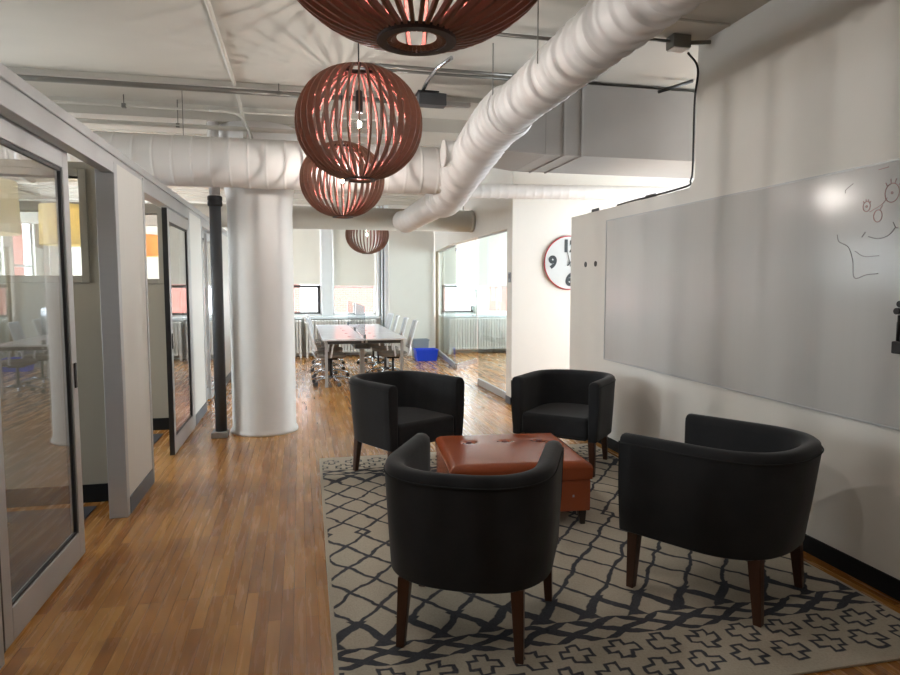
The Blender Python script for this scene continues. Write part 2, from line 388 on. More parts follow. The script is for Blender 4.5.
# clock wall, and the wall over the glass front
struct('wall_clock', B((2.66, 6.0, 8.0, 8.14, 0, CZ)), M['wall'], 'white wall carrying the clock')
struct('baseboard_clock', B((2.645, 6.0, 7.985, 8.0, 0, .09), (2.645, 2.66, 7.985, 8.2, 0, .09)), M['base_grey'])
struct('wall_over_glass', B((2.66, 2.79, 8.14, 11.7, 2.29, CZ), (2.66, 2.79, 8.14, 8.22, 0, 2.29)), M['wall'], 'white wall over the glass front')
bm = bmesh.new(); prism(bm, [(2.66, 11.7), (2.79, 11.7), (3.06, 14.2), (2.92, 14.2)], 2.29, CZ)
struct('wall_over_glass_far', bm, M['wall'])

# beams under the ceiling
struct('trim_5', B((-5.0, 2.9, 6.85, 7.5, 3.16, CZ)), M['ceil'], 'shallow beam over the column')
struct('trim_6', B((-5.0, 6.0, 6.03, 6.16, 3.255, CZ)), M['ceil'], 'ceiling ridge')
struct('trim_7', B((-5.0, 2.66, 10.6, 11.1, 3.08, CZ)), M['ceil'], 'ceiling beam over the long table')
bm = bmesh.new()
for k in range(26):
    y = 7.9+k*.26
    box(bm, -5.0, 6.0, y, y+.012, CZ-.012, CZ)
struct('trim_8', bm, M['ceil'], 'fine ribs of the far ceiling')

# ------------------------------------------------------------------ left partition with sliding doors
TOP = 2.44
def P_box(*a): return B(*a)
struct('trim_9', B((XP-.11, XP, 1.6, 11.6, 2.385, TOP), (XP-.095, XP-.012, 1.6, 11.6, 2.345, 2.385)), M['alu'], 'aluminium top rail of the glazed partition', .004)
struct('trim_10', B((XP-.075, XP-.002, 1.6, 4.64, 2.272, 2.372)), M['alu'], 'door track over the first sliding door', .003)
struct('trim_11', B((XP-.1, XP-.002, 5.44, 7.50, 2.265, 2.372)), M['alu'], 'door track over the second sliding door', .003)
struct('trim_12', B((XP-.075, XP-.002, 8.46, 10.4, 2.272, 2.372)), M['alu'], 'door track over the third sliding door', .003)
# solid panels and posts
def panel(name, y0, y1, label):
    struct(name, B((XP-.09, XP-.008, y0+.05, y1-.03, .0, 2.345)), M['panel'], label)
panel('wall_partition', 4.64, 5.44, 'pale partition panel between first and second sliding door')
panel('wall_partition_middle', 7.50, 8.46, 'pale partition panel behind the dark pole')
panel('wall_partition_far', 10.4, 11.6, 'far partition wall')
struct('baseboard_left', B((XP-.008, XP+.002, 4.70, 5.41, 0, .115)), M['base_grey'], 'grey baseboard of the first panel')
struct('baseboard_middle', B((XP-.008, XP+.002, 7.56, 8.43, 0, .115)), M['base_grey'])
struct('baseboard_far', B((XP-.008, XP+.002, 10.45, 11.5, 0, .115)), M['base_grey'])
for i, (y0, y1, d) in enumerate(((4.62, 4.69, .115), (5.41, 5.45, .11), (7.48, 7.55, .12), (8.43, 8.47, .11), (10.36, 10.44, .12))):
    struct('trim_%d' % (13+i), B((XP-d, XP, y0, y1, 0, 2.345)), M['alu'], 'aluminium post of the partition', .004)
def sliding_door(n, y0, y1, x, label, swap=False):
    r = sroot('door_%d' % n, label, (x, y0, 0))
    W = y1-y0; Z0, Z1 = .015, (2.235 if n == 2 else 2.29)
    obj('door_frame', B((-.03, .012, 0, .085, Z0, Z1), (-.03, .012, W-.085, W, Z0, Z1), (-.03, .012, .085, W-.085, Z1-.11, Z1), (-.03, .012, .085, W-.085, Z0, Z0+.15)), M['alu'], r, .004)
    obj('gasket', B((-.012, .004, .085, .10, Z0+.15, Z1-.11), (-.012, .004, W-.105, W-.085, Z0+.15, Z1-.11), (-.012, .004, .1, W-.1, Z1-.13, Z1-.11), (-.012, .004, .1, W-.1, Z0+.15, Z0+.16)), M['alu_dark'], r)
    obj('edge_seal', B((-.03, .012, -.014, 0, Z0, Z1)), M['alu_dark'], r)
    obj('pane', B((-.012, -.004, .1, W-.1, Z0+.16, Z1-.13)), M['gl_front'], r)
    obj('door_handle', B((.012, .02, (W-.06 if not swap else .02), (W-.03 if not swap else .05), .98, 1.12)), M['alu_dark'], r, .003)
    return r
sliding_door(1, 2.97, 4.02, -1.245, 'open sliding glass door nearest the camera')
sliding_door(2, 6.22, 7.36, -1.145, 'second sliding glass door, half open', True)
sliding_door(3, 8.75, 9.85, -1.25, 'third sliding glass door behind the dark pole', True)
# fixed lights beside each door
for n, (y0, y1) in zip((4, 5, 6), ((1.7, 2.9), (5.45, 5.47), (9.3, 10.36))):
    if n == 5: continue
    r = sroot('window_%d' % (wn+n), 'fixed glass light of the partition', (XP-.08, y0, 0)); W = y1-y0
    obj('window_frame', B((-.02, .02, 0, .06, 0, 2.245), (-.02, .02, W-.06, W, 0, 2.245), (-.02, .02, .06, W-.06, 0, .1), (-.02, .02, .06, W-.06, 2.15, 2.245)), M['alu'], r)
    obj('pane', B((-.004, .004, .06, W-.06, .1, 2.15)), M['gl_front'], r)
struct('wall_partition_near', B((XP-.09, XP-.008, -3, 1.65, 0, 2.345)), M['panel'], 'partition beside the camera')
# dividers with a small inner window
def divider(n, y, hx0, hx1):
    w = wall_with_holes('y', y, y+.1, -5.0, XP-.10, [(hx0, hx1, 1.62, 2.3)], 2.40)
    struct('wall_divider' if n == 1 else 'wall_divider_second', w, M['divider'], 'beige dividing wall with a small high window')
    struct('baseboard_divider' if n == 1 else 'baseboard_divider_second', B((-5.0, XP-.10, y-.008, y, 0, .13)), M['base_black'])
    r = sroot('window_%d' % (30+n), 'small high window in the dividing wall', ((hx0+hx1)/2, y, 0)); w = (hx1-hx0)/2
    obj('window_frame', B((-w-.05, -w, -.012, .112, 1.57, 2.35), (w, w+.05, -.012, .112, 1.57, 2.35), (-w, w, -.012, .112, 2.3, 2.35), (-w, w, -.012, .112, 1.57, 1.62)), M['divider'], r, .004)
    obj('pane', B((-w, w, .045, .051, 1.62, 2.3)), M['gl'], r)
divider(1, 5.02, -3.4, -1.48)
divider(2, 7.42, -3.6, -1.45)
tag(obj('carpet', B((-5.0, -1.42, -2.9, 4.9, 0, .008)), M['carpet']), 'dark grey carpet behind the nearest glass door', 'carpet')
tag(obj('carpet', B((-5.0, -1.42, 5.3, 7.2, 0, .008)), M['carpet']), 'dark grey carpet behind the second glass door', 'carpet')

# ------------------------------------------------------------------ column and pole
bm = Lt([(.35, 0), (.35, .02), (.345, .035), (.33, .06), (.33, 2.3), (.335, 2.42), (.345, 2.5), (.37, 2.7), (.39, 2.9), (.395, 3.16)], 48)
tag(obj('column', bm, M['duct'], loc=(-.395, 7.18, 0)), 'thick round white column right of the dark pole', 'column')
t = thing('pipe_riser', 'slim pole in dark grey wrap with a black collar, left of the white column', 'pole', (-.815, 6.95, 0))
obj('dark_wrap', Lt([(.057, .06), (.057, 2.37)], 24), M['pole'], t)
obj('collar', Lt([(.066, 2.34), (.072, 2.35), (.072, 2.38), (.066, 2.39), (.072, 2.40), (.072, 2.43), (.066, 2.44)], 24), M['black'], t)['label'] = 'black rubber collar'
obj('upper_pipe', Lt([(.055, 2.44), (.055, CZ)], 24), M['duct'], t)
obj('base_plate', B((-.09, .065, -.09, .09, 0, .06)), M['duct_grey'], t, .006)

# ------------------------------------------------------------------ ducts
def ribbed(bm, pts, R, pitch, amp, n=28, step=.012, ex=5):
    """flexible duct: resample the path and ripple the radius"""
    pts = [Vector(p) for p in pts]; out = []; rad = []; s = 0
    for a, b in zip(pts, pts[1:]):
        L = (b-a).length; k = max(1, int(L/step))
        for i in range(k):
            q = a.lerp(b, i/k); out.append(q); ph = ((s+L*i/k) % pitch)/pitch
            rad.append(R+amp*max(0, math.cos(2*PI*(ph-.5)))**ex)
        s += L
    out.append(pts[-1]); rad.append(R)
    tube(bm, out, R, n, radii=rad)
def smoothpath(pts, n=10):
    """Catmull-Rom"""
    P = [Vector(p) for p in pts]; P = [2*P[0]-P[1]]+P+[2*P[-1]-P[-2]]; out = []
    for i in range(1, len(P)-2):
        for k in range(n):
            t = k/n; a, b, c, d = P[i-1:i+3]
            out.append(.5*((2*b)+(-a+c)*t+(2*a-5*b+4*c-d)*t*t+(-a+3*b-3*c+d)*t*t*t))
    out.append(P[-2]); return out
XD = 1.55
t = thing('flexible_duct', 'fat white ribbed duct running away along the ceiling and dropping at an elbow', 'duct', (0, 0, 0))
bm = bmesh.new(); ribbed(bm, [(XD, -2.9, 2.85), (XD, 4.7, 2.85)], .148, .135, .022)
obj('upper_run', bm, M['duct'], t)
obj('collar', T([(XD, 4.62, 2.85), (XD, 4.72, 2.85)], .178, 32), M['duct'], t)
bm = bmesh.new(); ribbed(bm, smoothpath([(XD, 4.72, 2.85), (XD, 5.1, 2.84), (XD, 5.6, 2.76), (XD-.02, 6.1, 2.64), (XD-.03, 6.6, 2.52), (XD-.03, 7.0, 2.47)], 10), .188, .12, .018)
obj('elbow', bm, M['duct'], t)
bm = bmesh.new(); ribbed(bm, [(XD-.03, 7.0, 2.47), (XD-.03, 9.45, 2.47), (XD-.03, 9.8, 2.52)], .15, .05, .010)
obj('lower_run', bm, M['duct'], t)
for y in (.6, 2.1, 3.75, 4.67):
    obj('hanger', T([(XD-.155, y, 2.86), (XD-.155, y, CZ)], .004, 6), M['pipe'], t)
t = thing('round_duct', 'wide white spiral duct crossing in front of the white column', 'duct', (0, 6.42, 2.68))
bm = bmesh.new(); ribbed(bm, [(-5.0, 0, 0), (1.5, 0, 0)], .224, .16, .007, 36, .008, 40)
obj('duct_body', bm, M['duct'], t)
obj('band', T([(.72, 0, 0), (.76, 0, 0)], .236, 36), M['duct'], t); obj('band', T([(-2.3, 0, 0), (-2.26, 0, 0)], .236, 36), M['duct'], t)
for x in (-3.4, -1.0, .9): obj('hanger', T([(x, -.05, .2), (x, -.05, CZ-2.68)], .004, 6), M['pipe'], t)
t = thing('duct_stub', 'short capped white duct stub beside the big elbow', 'duct', (1.31, 5.9, 2.75))
obj('stub_body', T([(-.01, 0, 0), (.2, 0, -.0)], .115, 28), M['duct'], t); obj('stub_cap', T([(-.02, 0, 0), (0, 0, 0)], .12, 28), M['duct'], t)
t = thing('rectangular_duct', 'big grey rectangular duct between the ribbed duct and the right wall', 'duct', (0, 5.3, 0))
obj('duct_body', B((2.05, 5.9, 0, .85, 2.66, 3.265)), M['duct_grey'], t, .004)
bm = bmesh.new()
v0 = [(1.60, .0, 2.68), (1.60, .7, 2.68), (1.60, .7, 3.05), (1.60, .0, 3.05)]; v1 = [(2.05, 0, 2.66), (2.05, .85, 2.66), (2.05, .85, 3.265), (2.05, 0, 3.265)]
a = [bm.verts.new(p) for p in v0]; b = [bm.verts.new(p) for p in v1]
for i in range(4): bm.faces.new((a[i], a[(i+1)%4], b[(i+1)%4], b[i]))
obj('transition', bm, M['duct_grey'], t)
for x in (2.22, 2.38): obj('flange', B((x-.01, x+.01, -.010, .86, 2.652, 3.275)), M['duct_grey'], t, .003)
t = thing('round_duct', 'slender white spiral duct above the clock wall', 'duct', (0, 7.55, 2.72))
bm = bmesh.new(); ribbed(bm, [(1.5, 0, -.06), (6.0, 0, .02)], .085, .11, .004, 24)
obj('duct_body', bm, M['duct'], t)
t = thing('round_duct', 'smooth beige duct crossing at the far end above the long table', 'duct', (0, 9.95, 2.55))
obj('duct_body', T([(-5.0, 0, 0), (2.62, 0, 0)], .165, 32), M['ceil'], t); obj('duct_cap', T([(2.6, 0, 0), (2.64, 0, 0)], .172, 32), M['ceil'], t)
obj('hanger', T([(2.5, 0, .16), (2.5, 0, CZ-2.55)], .006, 6), M['pipe'], t)

# ------------------------------------------------------------------ conduits, hangers and boxes on the ceiling
def conduit(pts, r, m, label, name='conduit', cat='pipe', group=None):
    return tag(obj(name, T(pts, r, 10), m), label, cat, group)
conduit([(-4.9, 6.0, 3.215), (1.4, 6.0, 3.215)], .022, M['pipe'], 'thickest dark metal conduit crossing the ceiling')
conduit([(-4.9, 6.12, 3.235), (1.4, 6.12, 3.235)], .012, M['pipe'], 'thin conduit tight behind the thickest dark one')
conduit([(-4.9, 6.65, 3.20), (1.2, 6.65, 3.20)], .012, M['pipe_paint'], 'thin pale conduit crossing between the dark conduit and the spiral duct')
conduit([(-4.9, 6.72, 3.06), (1.0, 6.72, 3.06)], .022, M['pipe_paint'], 'pale pipe hung just over the wide spiral duct')
conduit([(-.52, -2.9, CZ-.022), (-.52, 6.2, CZ-.022), (-.52, 6.5, 3.25), (-.50, 6.78, 3.10), (-.50, 6.78, 2.9)], .017, M['pipe_paint'], 'pale conduit running lengthwise over the walkway, bending down behind the spiral duct')
conduit(smoothpath([(-.8, 6.6, 3.19), (-.62, 6.6, 3.185), (-.5, 6.6, 3.13), (-.42, 6.6, 2.95)], 6), .014, M['pipe_paint'], 'short curved pale conduit looping down beside the lengthwise conduit', 'flexible_conduit')
conduit([(XD+.12, -2.9, 3.15), (XD+.12, 5.25, 3.15)], .014, M['pipe'], 'metal conduit running close along the left of the ribbed duct')
conduit([(.5, 5.22, CZ-.035), (1.9, 5.22, CZ-.035)], .013, M['pipe'], 'thin conduit crossing the ceiling behind the largest pendant')
conduit([(.5, 5.34, CZ-.03), (1.9, 5.34, CZ-.03)], .012, M['pipe'], 'thin conduit running just behind the one that crosses behind the largest pendant')
conduit([(1.3, 4.4, CZ-.04), (2.3, 4.4, CZ-.04)], .013, M['pipe'], 'thin conduit meeting the ribbed duct near the largest pendant')
conduit([(1.15, 4.95, 3.27), (1.08, 5.2, 3.26), (1.06, 5.45, 3.24), (1.05, 5.58, 3.21)], .017, M['steel'], 'bent shiny conduit running into the grey box')
t = thing('control_box', 'dark grey metal box under the ceiling right of the lit pendant', 'box', (1.13, 5.62, 3.14))
obj('housing', B((-.12, .12, -.06, .06, -.055, .045)), M['pole'], t, .005); obj('side_fitting', B((.12, .34, -.03, .03, -.045, -.01)), M['duct_grey'], t, .004)
obj('lid', B((-.13, .05, -.08, .08, .045, .055)), M['black'], t)
t = thing('junction_box', 'small grey junction box beside the top of the right wall', 'box', (2.63, 4.25, 3.26))
obj('housing', B((-.07, .07, -.05, .05, -.05, .04)), M['pipe'], t, .006); obj('cover', B((-.06, .06, -.045, .045, -.056, -.05)), M['duct'], t)
conduit([(2.2, 4.25, 3.26), (2.56, 4.25, 3.26)], .011, M['pipe'], 'thin conduit entering the left of the small junction box')
conduit([(2.70, 4.25, 3.26), (2.85, 4.2, 3.26)], .014, M['pipe'], 'conduit stub between the junction box and the right wall')
conduit([(1.8, 3.95, CZ-.02), (2.82, 3.95, CZ-.02)], .01, M['pipe_paint'], 'thin rusty conduit tight to the ceiling before the junction box')
tag(obj('cable', T(smoothpath([(2.72, 4.27, 3.2), (2.84, 4.33, 3.12), (2.853, 4.375, 2.9), (2.853, 4.375, 2.45), (2.855, 4.40, 2.335), (2.86, 4.5, 2.295), (2.865, 5.3, 2.292), (2.88, 5.6, 2.292)], 8), .008, 8), M['black']), 'black cable following the stepped edge of the right wall', 'cable')
tag(obj('cable', T([(2.98, 5.1, 3.18), (3.3, 5.1, 3.292)], .014, 8), M['black']), 'black cable slanting under the ceiling above the rectangular duct', 'cable')
for i, (x, y, z1, lb) in enumerate(((-1.55, 6.65, 3.2, 'left end'), (-1.1, 6.72, 3.06, 'middle'), (-.15, 6.0, 3.215, 'right end'))):
    t = thing('pipe_hanger', 'small metal pipe hanger at the %s of the visible crossing pipes' % lb, 'hanger', (x, y, 0))
    obj('rod', T([(0, 0, z1), (0, 0, CZ)], .005, 6), M['pipe'], t); obj('clamp', B((-.018, .018, -.02, .02, z1-.02, z1+.02)), M['pipe'], t, .004)

# ------------------------------------------------------------------ pendant lamps
PR, PH = .36, .315
def rib_mesh():
    n = 30; out = []; inn = []
    a0 = math.acos(.135)
    for i in range(n+1):
        f = -a0+2*a0*i/n
        c, s = math.cos(f), math.sin(f)
        r = PR*(c**.92); z = PH*s/math.sin(a0)
        d = .012+.022*c
        out.append((r, z)); inn.append((r-d*c-.012*(1-c), z-d*s*.55))
    bm = bmesh.new(); t = .0040
    A = [[bm.verts.new((p[0], y, p[1])) for p in pl] for pl in (out, inn) for y in (-t, t)]
    o0, o1, i0, i1 = A
    for k in range(n):
        for f, mi in (((o0[k], o0[k+1], o1[k+1], o1[k]), 0), ((i0[k], i1[k], i1[k+1], i0[k+1]), 1), ((o0[k], i0[k], i0[k+1], o0[k+1]), 0), ((o1[k], o1[k+1], i1[k+1], i1[k]), 0)):
            fc = bm.faces.new(f); fc.material_index = mi
    bm.faces.new((o0[0], o1[0], i1[0], i0[0])); bm.faces.new((o0[-1], i0[-1], i1[-1], o1[-1]))
    bmesh.ops.recalc_face_normals(bm, faces=bm.faces)
    me = bpy.data.meshes.new('rib'); bm.to_mesh(me); bm.free(); me.materials.append(M['rib']); me.materials.append(M['rib_red']); return me
RIB = rib_mesh(); NR = 36
def annulus(r0, r1, z0, z1, n=48):
    bm = bmesh.new(); R = lathe(bm, [(r0, z0), (r1, z0), (r1, z1), (r0, z1)], n)
    for k in range(n): bm.faces.new((R[3][k], R[3][(k+1)%n], R[0][(k+1)%n], R[0][k]))
    for f in bm.faces: f.smooth = False
    return bm
def pendant(loc, label, bulb):
    t = thing('pendant_lamp', label, 'lamp', loc, 0, 'slatted wooden globe pendants')
    for k in range(NR):
        obj('rib', RIB, None, t, rot=(0, 0, 2*PI*(k+.5)/NR))
    for z in (-PH-.002, PH-.014):
        obj('ring', annulus(.066, .088, z, z+.012), M['ring'], t)
    obj('cord', T([(0, 0, .16), (0, 0, CZ-.02-loc[2])], .004, 6), M['black'], t)
    s_ = obj('socket', Lt([(.006, .19), (.02, .18), (.022, .07), (.018, .06)], 16), M['black'], t)
    b_ = obj('bulb', Lt([(.008, .062), (.014, .05), (.03, .015), (.034, -.005), (.028, -.03), (.012, -.042)], 20), M['bulb_glass'], t)
    obj('filament', Lt([(.003, .018), (.009, .010), (.009, -.012), (.003, -.02)], 14), bulb, b_)
    obj('ceiling_rose', Lt([(.055, CZ-.001-loc[2]), (.055, CZ-.012-loc[2]), (.03, CZ-.03-loc[2]), (.006, CZ-.035-loc[2])], 24), M['duct'], t)
    # cross spokes carrying the socket
    obj('spoke', B((-.09, .09, -.003, .003, PH-.03, PH-.015), (-.003, .003, -.09, .09, PH-.03, PH-.015)), M['ring'], t)
    return t
pendant((.262, 1.47, 2.405), 'slatted wooden globe lamp cut off by the top of the picture, nearest of all', M['bulb'])
pendant((.345, 3.80, 2.465), 'slatted wooden globe lamp with a bright bulb, second nearest', M['bulb'])
pendant((.37, 5.72, 2.45), 'slatted wooden globe lamp half hidden behind the bright-bulbed one', M['bulb'])
pendant((1.1, 10.9, 2.39), 'small distant slatted globe lamp hanging over the long table', M['bulb_dim'])

# ------------------------------------------------------------------ tub armchairs
def u_path(hw, yf, yb, n=30, p=2.5):
    """U outline from right arm front round the back to left arm front; straight arms then a squarish arc"""
    pts = []
    for i in range(5): pts.append((hw, yf-(yf-.0)*i/5))
    for i in range(n+1):
        a = PI*i/n; c, s = math.cos(a), math.sin(a)
        pts.append((hw*math.copysign(abs(c)**(2/p), c), -yb*abs(s)**(2/p)))
    for i in range(4, -1, -1): pts.append((-hw, yf-(yf)*i/5))
    q = [pts[0]]
    for a in pts[1:]:
        if abs(a[0]-q[-1][0])+abs(a[1]-q[-1][1]) > .004: q.append(a)
    return q
def chair():
    t = thing('tub_armchair', '', 'chair', (0, 0, 0), 0, 'charcoal tub armchairs around the ottoman')
    HW, YFR, YBK, TH, Z0, Z1 = .365, .34, .375, .085, .285, .755
    path = u_path(HW, YFR, YBK)
    nrm = []
    for i, p in enumerate(path):
        a = Vector(path[max(0, i-1)]); b = Vector(path[min(len(path)-1, i+1)]); d = (b-a).normalized(); nrm.append(Vector((d.y, -d.x)) if True else None)
    # make sure the normals point outwards
    if nrm[0].x < 0: nrm = [-v for v in nrm]
    prof = [(-.022, Z0), (-.014, Z0+.01), (-.005, .50), (0, .70), (-.001, .722), (-.007, .741), (-.022, .752), (-.045, Z1), (-TH+.02, .750), (-TH+.004, .735), (-TH, .71), (-TH, .36), (-TH, Z0)]
    bm = bmesh.new(); rings = []
    for p, n_ in zip(path, nrm):
        rk = max(0, -n_.y)*.045
        rings.append([bm.verts.new((p[0]+n_.x*(o-rk*(Z1-z)/(Z1-Z0)), p[1]+n_.y*(o-rk*(Z1-z)/(Z1-Z0)), z)) for o, z in prof])
    m = len(prof)
    for a, b in zip(rings, rings[1:]):
        for k in range(m):
            f = bm.faces.new((a[k], a[(k+1)%m], b[(k+1)%m], b[k])); f.smooth = True
    bm.faces.new(rings[0]); bm.faces.new(list(reversed(rings[-1])))
    sh = obj('tub_shell', bm, M['velvet'], t, .012)
    # piping along the outer top edge and down the arm fronts
    bm = bmesh.new(); tube(bm, [(p[0]+n_.x*.0005, p[1]+n_.y*.0005, .715) for p, n_ in zip(path, nrm)], .0032, 6)
    for sgn in (1, -1):
        tube(bm, [(sgn*(HW+.001), YFR-.004, .722), (sgn*(HW-.006), YFR-.003, .5), (sgn*(HW-.024), YFR-.003, Z0+.01)], .004, 6)
    obj('piping', bm, M['piping'], t)
    # seat base (closed underside) and front rail
    inner = [(p[0]+n_.x*(-TH-.002-.02), p[1]+n_.y*(-TH-.002-.02)) for p, n_ in zip(path, nrm)]
    inner = [(x, min(y, YFR-.03)) for x, y in inner]
    bm = bmesh.new(); prism(bm, inner, Z0+.002, .32)
    obj('seat_base', bm, M['velvet'], t, .01)
    cu = [(p[0]+n_.x*(-TH-.004), p[1]+n_.y*(-TH-.004)) for p, n_ in zip(path, nrm)]
    cu = [(x, y-.006 if y > .3 else y) for x, y in cu]
    bm = bmesh.new(); prism(bm, cu, .300, .468)
    c = obj('seat_cushion', bm, M['velvet'], t, .028, segs=4)
    for (x, y, rear) in ((.297, .285, 0), (-.297, .285, 0), (.233, -.232, 1), (-.233, -.232, 1)):
        bm = bmesh.new(); s = 1 if x > 0 else -1
        tx, ty = x, y; bx_, by_ = x+s*.014, y+(-.026 if rear else .006)
        w0, w1 = .026, .017
        a = [bm.verts.new((tx+i*w0, ty+j*w0, Z0+.01)) for i, j in ((-1,-1),(1,-1),(1,1),(-1,1))]
        b = [bm.verts.new((bx_+i*w1, by_+j*w1, .012)) for i, j in ((-1,-1),(1,-1),(1,1),(-1,1))]
        bm.faces.new(a); bm.faces.new(b)
        for i in range(4): bm.faces.new((a[i], a[(i+1)%4], b[(i+1)%4], b[i]))
        obj('leg', bm, M['leg'], t, .003)
    return t
CH = [((.74, 2.77), (.45, .89), 'charcoal velvet tub armchair with its back to the camera, in front of the ottoman'),
      ((2.085, 2.835), (-.52, .855), 'charcoal velvet tub armchair by the whiteboard wall, seen from behind at right'),
      ((.785, 5.24), (.48, -.87), 'charcoal velvet tub armchair behind the ottoman on the walkway side'),
      ((2.243, 5.19), (-.68, -.73), 'charcoal velvet tub armchair behind the ottoman next to the whiteboard wall')]
CS = [(1.035, 1.02, 1.06), (1.10, 1.10, 1.07), (1.05, 1.07, 1.07), (1.04, 1.04, 1.04)]
c0 = chair()
for i, ((x, y), (fx, fy), lb) in enumerate(CH):
    o = c0 if i == 0 else copy_tree(c0)
    o.location = (x, y, 0); o.rotation_euler = (0, 0, math.atan2(-fx, fy)); o['label'] = lb; o.scale = CS[i]

# ------------------------------------------------------------------ ottoman
t = thing('ottoman', 'square cognac leather storage ottoman with tufted buttons, amid the armchairs', 'ottoman', (1.385, 4.235, .012), math.radians(-5.5))
bm = bmesh.new(); N = 70; HX, HY = .455, .43
BT = [(x, y) for x in (-.245, .015, .265) for y in (.16,)]
gr = []
for i in range(N+1):
    row = []
    for j in range(N+1):
        x = -HX+2*HX*i/N; y = -HY+2*HY*j/N
        e = min(HX-abs(x), HY-abs(y)); z = .418
        if e < .04: z -= .022*(1-e/.04)**2
        z += .012*(1-(x/HX)**2)*(1-(y/HY)**2)
        for bx_, by_ in BT:
            d = math.hypot(x-bx_, y-by_); z -= .026*math.exp(-(d/.034)**2)
            if abs(y-by_) < .05: pass
        # shallow pleat along the rows
        for by_ in (.16,):
            z -= .0012*math.exp(-((y-by_)/.03)**2)*(1 if -.245 < x < .265 else .0)
        row.append(bm.verts.new((x, y, z)))
    gr.append(row)
for i in range(N):
    for j in range(N):
        f = bm.faces.new((gr[i][j], gr[i+1][j], gr[i+1][j+1], gr[i][j+1])); f.smooth = True
edge = [gr[i][0] for i in range(N+1)]+[gr[N][j] for j in range(1, N+1)]+[gr[i][N] for i in range(N-1, -1, -1)]+[gr[0][j] for j in range(N-1, 0, -1)]
low = [bm.verts.new((v.co.x*1.012, v.co.y*1.012, .375)) for v in edge]; low2 = [bm.verts.new((v.co.x*1.006, v.co.y*1.006, .305)) for v in edge]; n = len(edge)
for i in range(n):
    f = bm.faces.new((edge[i], edge[(i+1)%n], low[(i+1)%n], low[i])); f.smooth = True
    bm.faces.new((low[i], low[(i+1)%n], low2[(i+1)%n], low2[i]))
bm.faces.new(low2)
lid = obj('lid', bm, M['leather'], t, fix=True)
obj('box', B((-HX+.004, HX-.004, -HY+.004, HY-.004, .095, .302)), M['leather'], t, .01)
for x, y in BT:
    obj('button', Lt([(.022, -.006), (.022, .002), (.017, .009), (.006, .012)], 20, (x, y, .416)), M['button'], lid)
for x in (-1, 1):
    for y in (-1, 1):
        bm = bmesh.new(); a = [bm.verts.new((x*(HX-.05)+i*.026, y*(HY-.05)+j*.026, .096)) for i, j in ((-1,-1),(1,-1),(1,1),(-1,1))]
        b = [bm.verts.new((x*(HX-.045)+i*.016, y*(HY-.045)+j*.016, .0)) for i, j in ((-1,-1),(1,-1),(1,1),(-1,1))]
        bm.faces.new(a); bm.faces.new(b)
        for i in range(4): bm.faces.new((a[i], a[(i+1)%4], b[(i+1)%4], b[i]))
        obj('leg', bm, M['dark_leg'], t, .003)
obj('scuff', B((.33, .342, -HY+.0028, -HY+.004, .19, .205)), M['duct_grey'], t)['label'] = 'small pale scuff mark'

# rug
RW, RD = 2.62, 3.70
tag(obj('area_rug', B((0, RW, 0, RD, 0, .012)), rug_mat(RW, RD), None, .004, loc=(.10, 2.12, 0), rot=(0, 0, math.radians(-.6))), 'cream wool rug with charcoal lattice and a border of outlined crosses', 'rug')

# ------------------------------------------------------------------ whiteboard
t = thing('whiteboard', 'very long glossy whiteboard on the right wall with a faded doodle', 'whiteboard', (XR, 0, 0))
Y0, Y1, Z0, Z1 = .6, 5.74, .85, 2.155
obj('board_surface', B((-.012, -.0, Y0, Y1, Z0, Z1)), M['board'], t)
obj('trim_frame', B((-.017, 0, Y0, Y1, Z1, Z1+.010), (-.017, 0, Y0, Y1, Z0-.010, Z0), (-.017, 0, Y1, Y1+.010, Z0-.01, Z1+.01), (-.017, 0, Y0-.01, Y0, Z0-.01, Z1+.01)), M['alu'], t)
def stroke(bm, pts, r=.0021):
    tube(bm, [(-.0125, y, z) for y, z in smoothpath2(pts)], r, 6)
def smoothpath2(pts):
    return [(p.x, p.y) for p in smoothpath([(a, b, 0) for a, b in pts], 5)]
def circ(c, r, n=12, k=1.0): return [(c[0]+r*math.cos(2*PI*i/n), c[1]+k*r*math.sin(2*PI*i/n)) for i in range(n+1)]
bm = bmesh.new()
for c, r in (((2.82, 1.955), .022), ((2.675, 2.005), .04)):
    stroke(bm, circ(c, r, 12, 1.15)); stroke(bm, circ(c, .005, 6))
    for a in (50, 80, 110, 140):
        a = math.radians(a); stroke(bm, [(c[0]+math.cos(a)*r*1.15, c[1]+math.sin(a)*r*1.25), (c[0]+math.cos(a)*r*1.5, c[1]+math.sin(a)*r*1.75)], .002)
stroke(bm, circ((2.75, 1.90), .025, 10, 1.2)); stroke(bm, [(2.74, 1.93), (2.725, 1.95)])
stroke(bm, [(2.70, 1.985), (2.73, 1.955), (2.80, 1.925)], .0015); stroke(bm, [(2.76, 2.16-.03), (2.70, 2.135)], .0018)
obj('doodle', bm, M['marker_red'], t)['label'] = 'faded red pen face'
bm = bmesh.new()
stroke(bm, [(2.84, 1.80), (2.82, 1.825)]); stroke(bm, [(2.80, 1.80), (2.74, 1.785), (2.68, 1.80), (2.645, 1.835)], .002)
stroke(bm, [(2.66, 1.86), (2.645, 1.835), (2.63, 1.83)])
stroke(bm, [(3.0, 1.825), (2.99, 1.79), (2.965, 1.775), (2.92, 1.75), (2.89, 1.68), (2.875, 1.59), (2.80, 1.605), (2.73, 1.61)], .002)
stroke(bm, [(2.88, 1.73), (2.82, 1.70), (2.73, 1.70)], .0015); stroke(bm, [(2.96, 2.04), (2.955, 2.06), (2.91, 2.085)], .002)
obj('doodle', bm, M['marker_dark'], t)['label'] = 'faded black pen outline'
t = thing('marker_holder', 'black holder of whiteboard pens at the right edge of the picture', 'holder', (XR-.012, 2.565, 1.22))
obj('tray', B((-.045, 0, -.12, .03, 0, .06)), M['black'], t, .006)
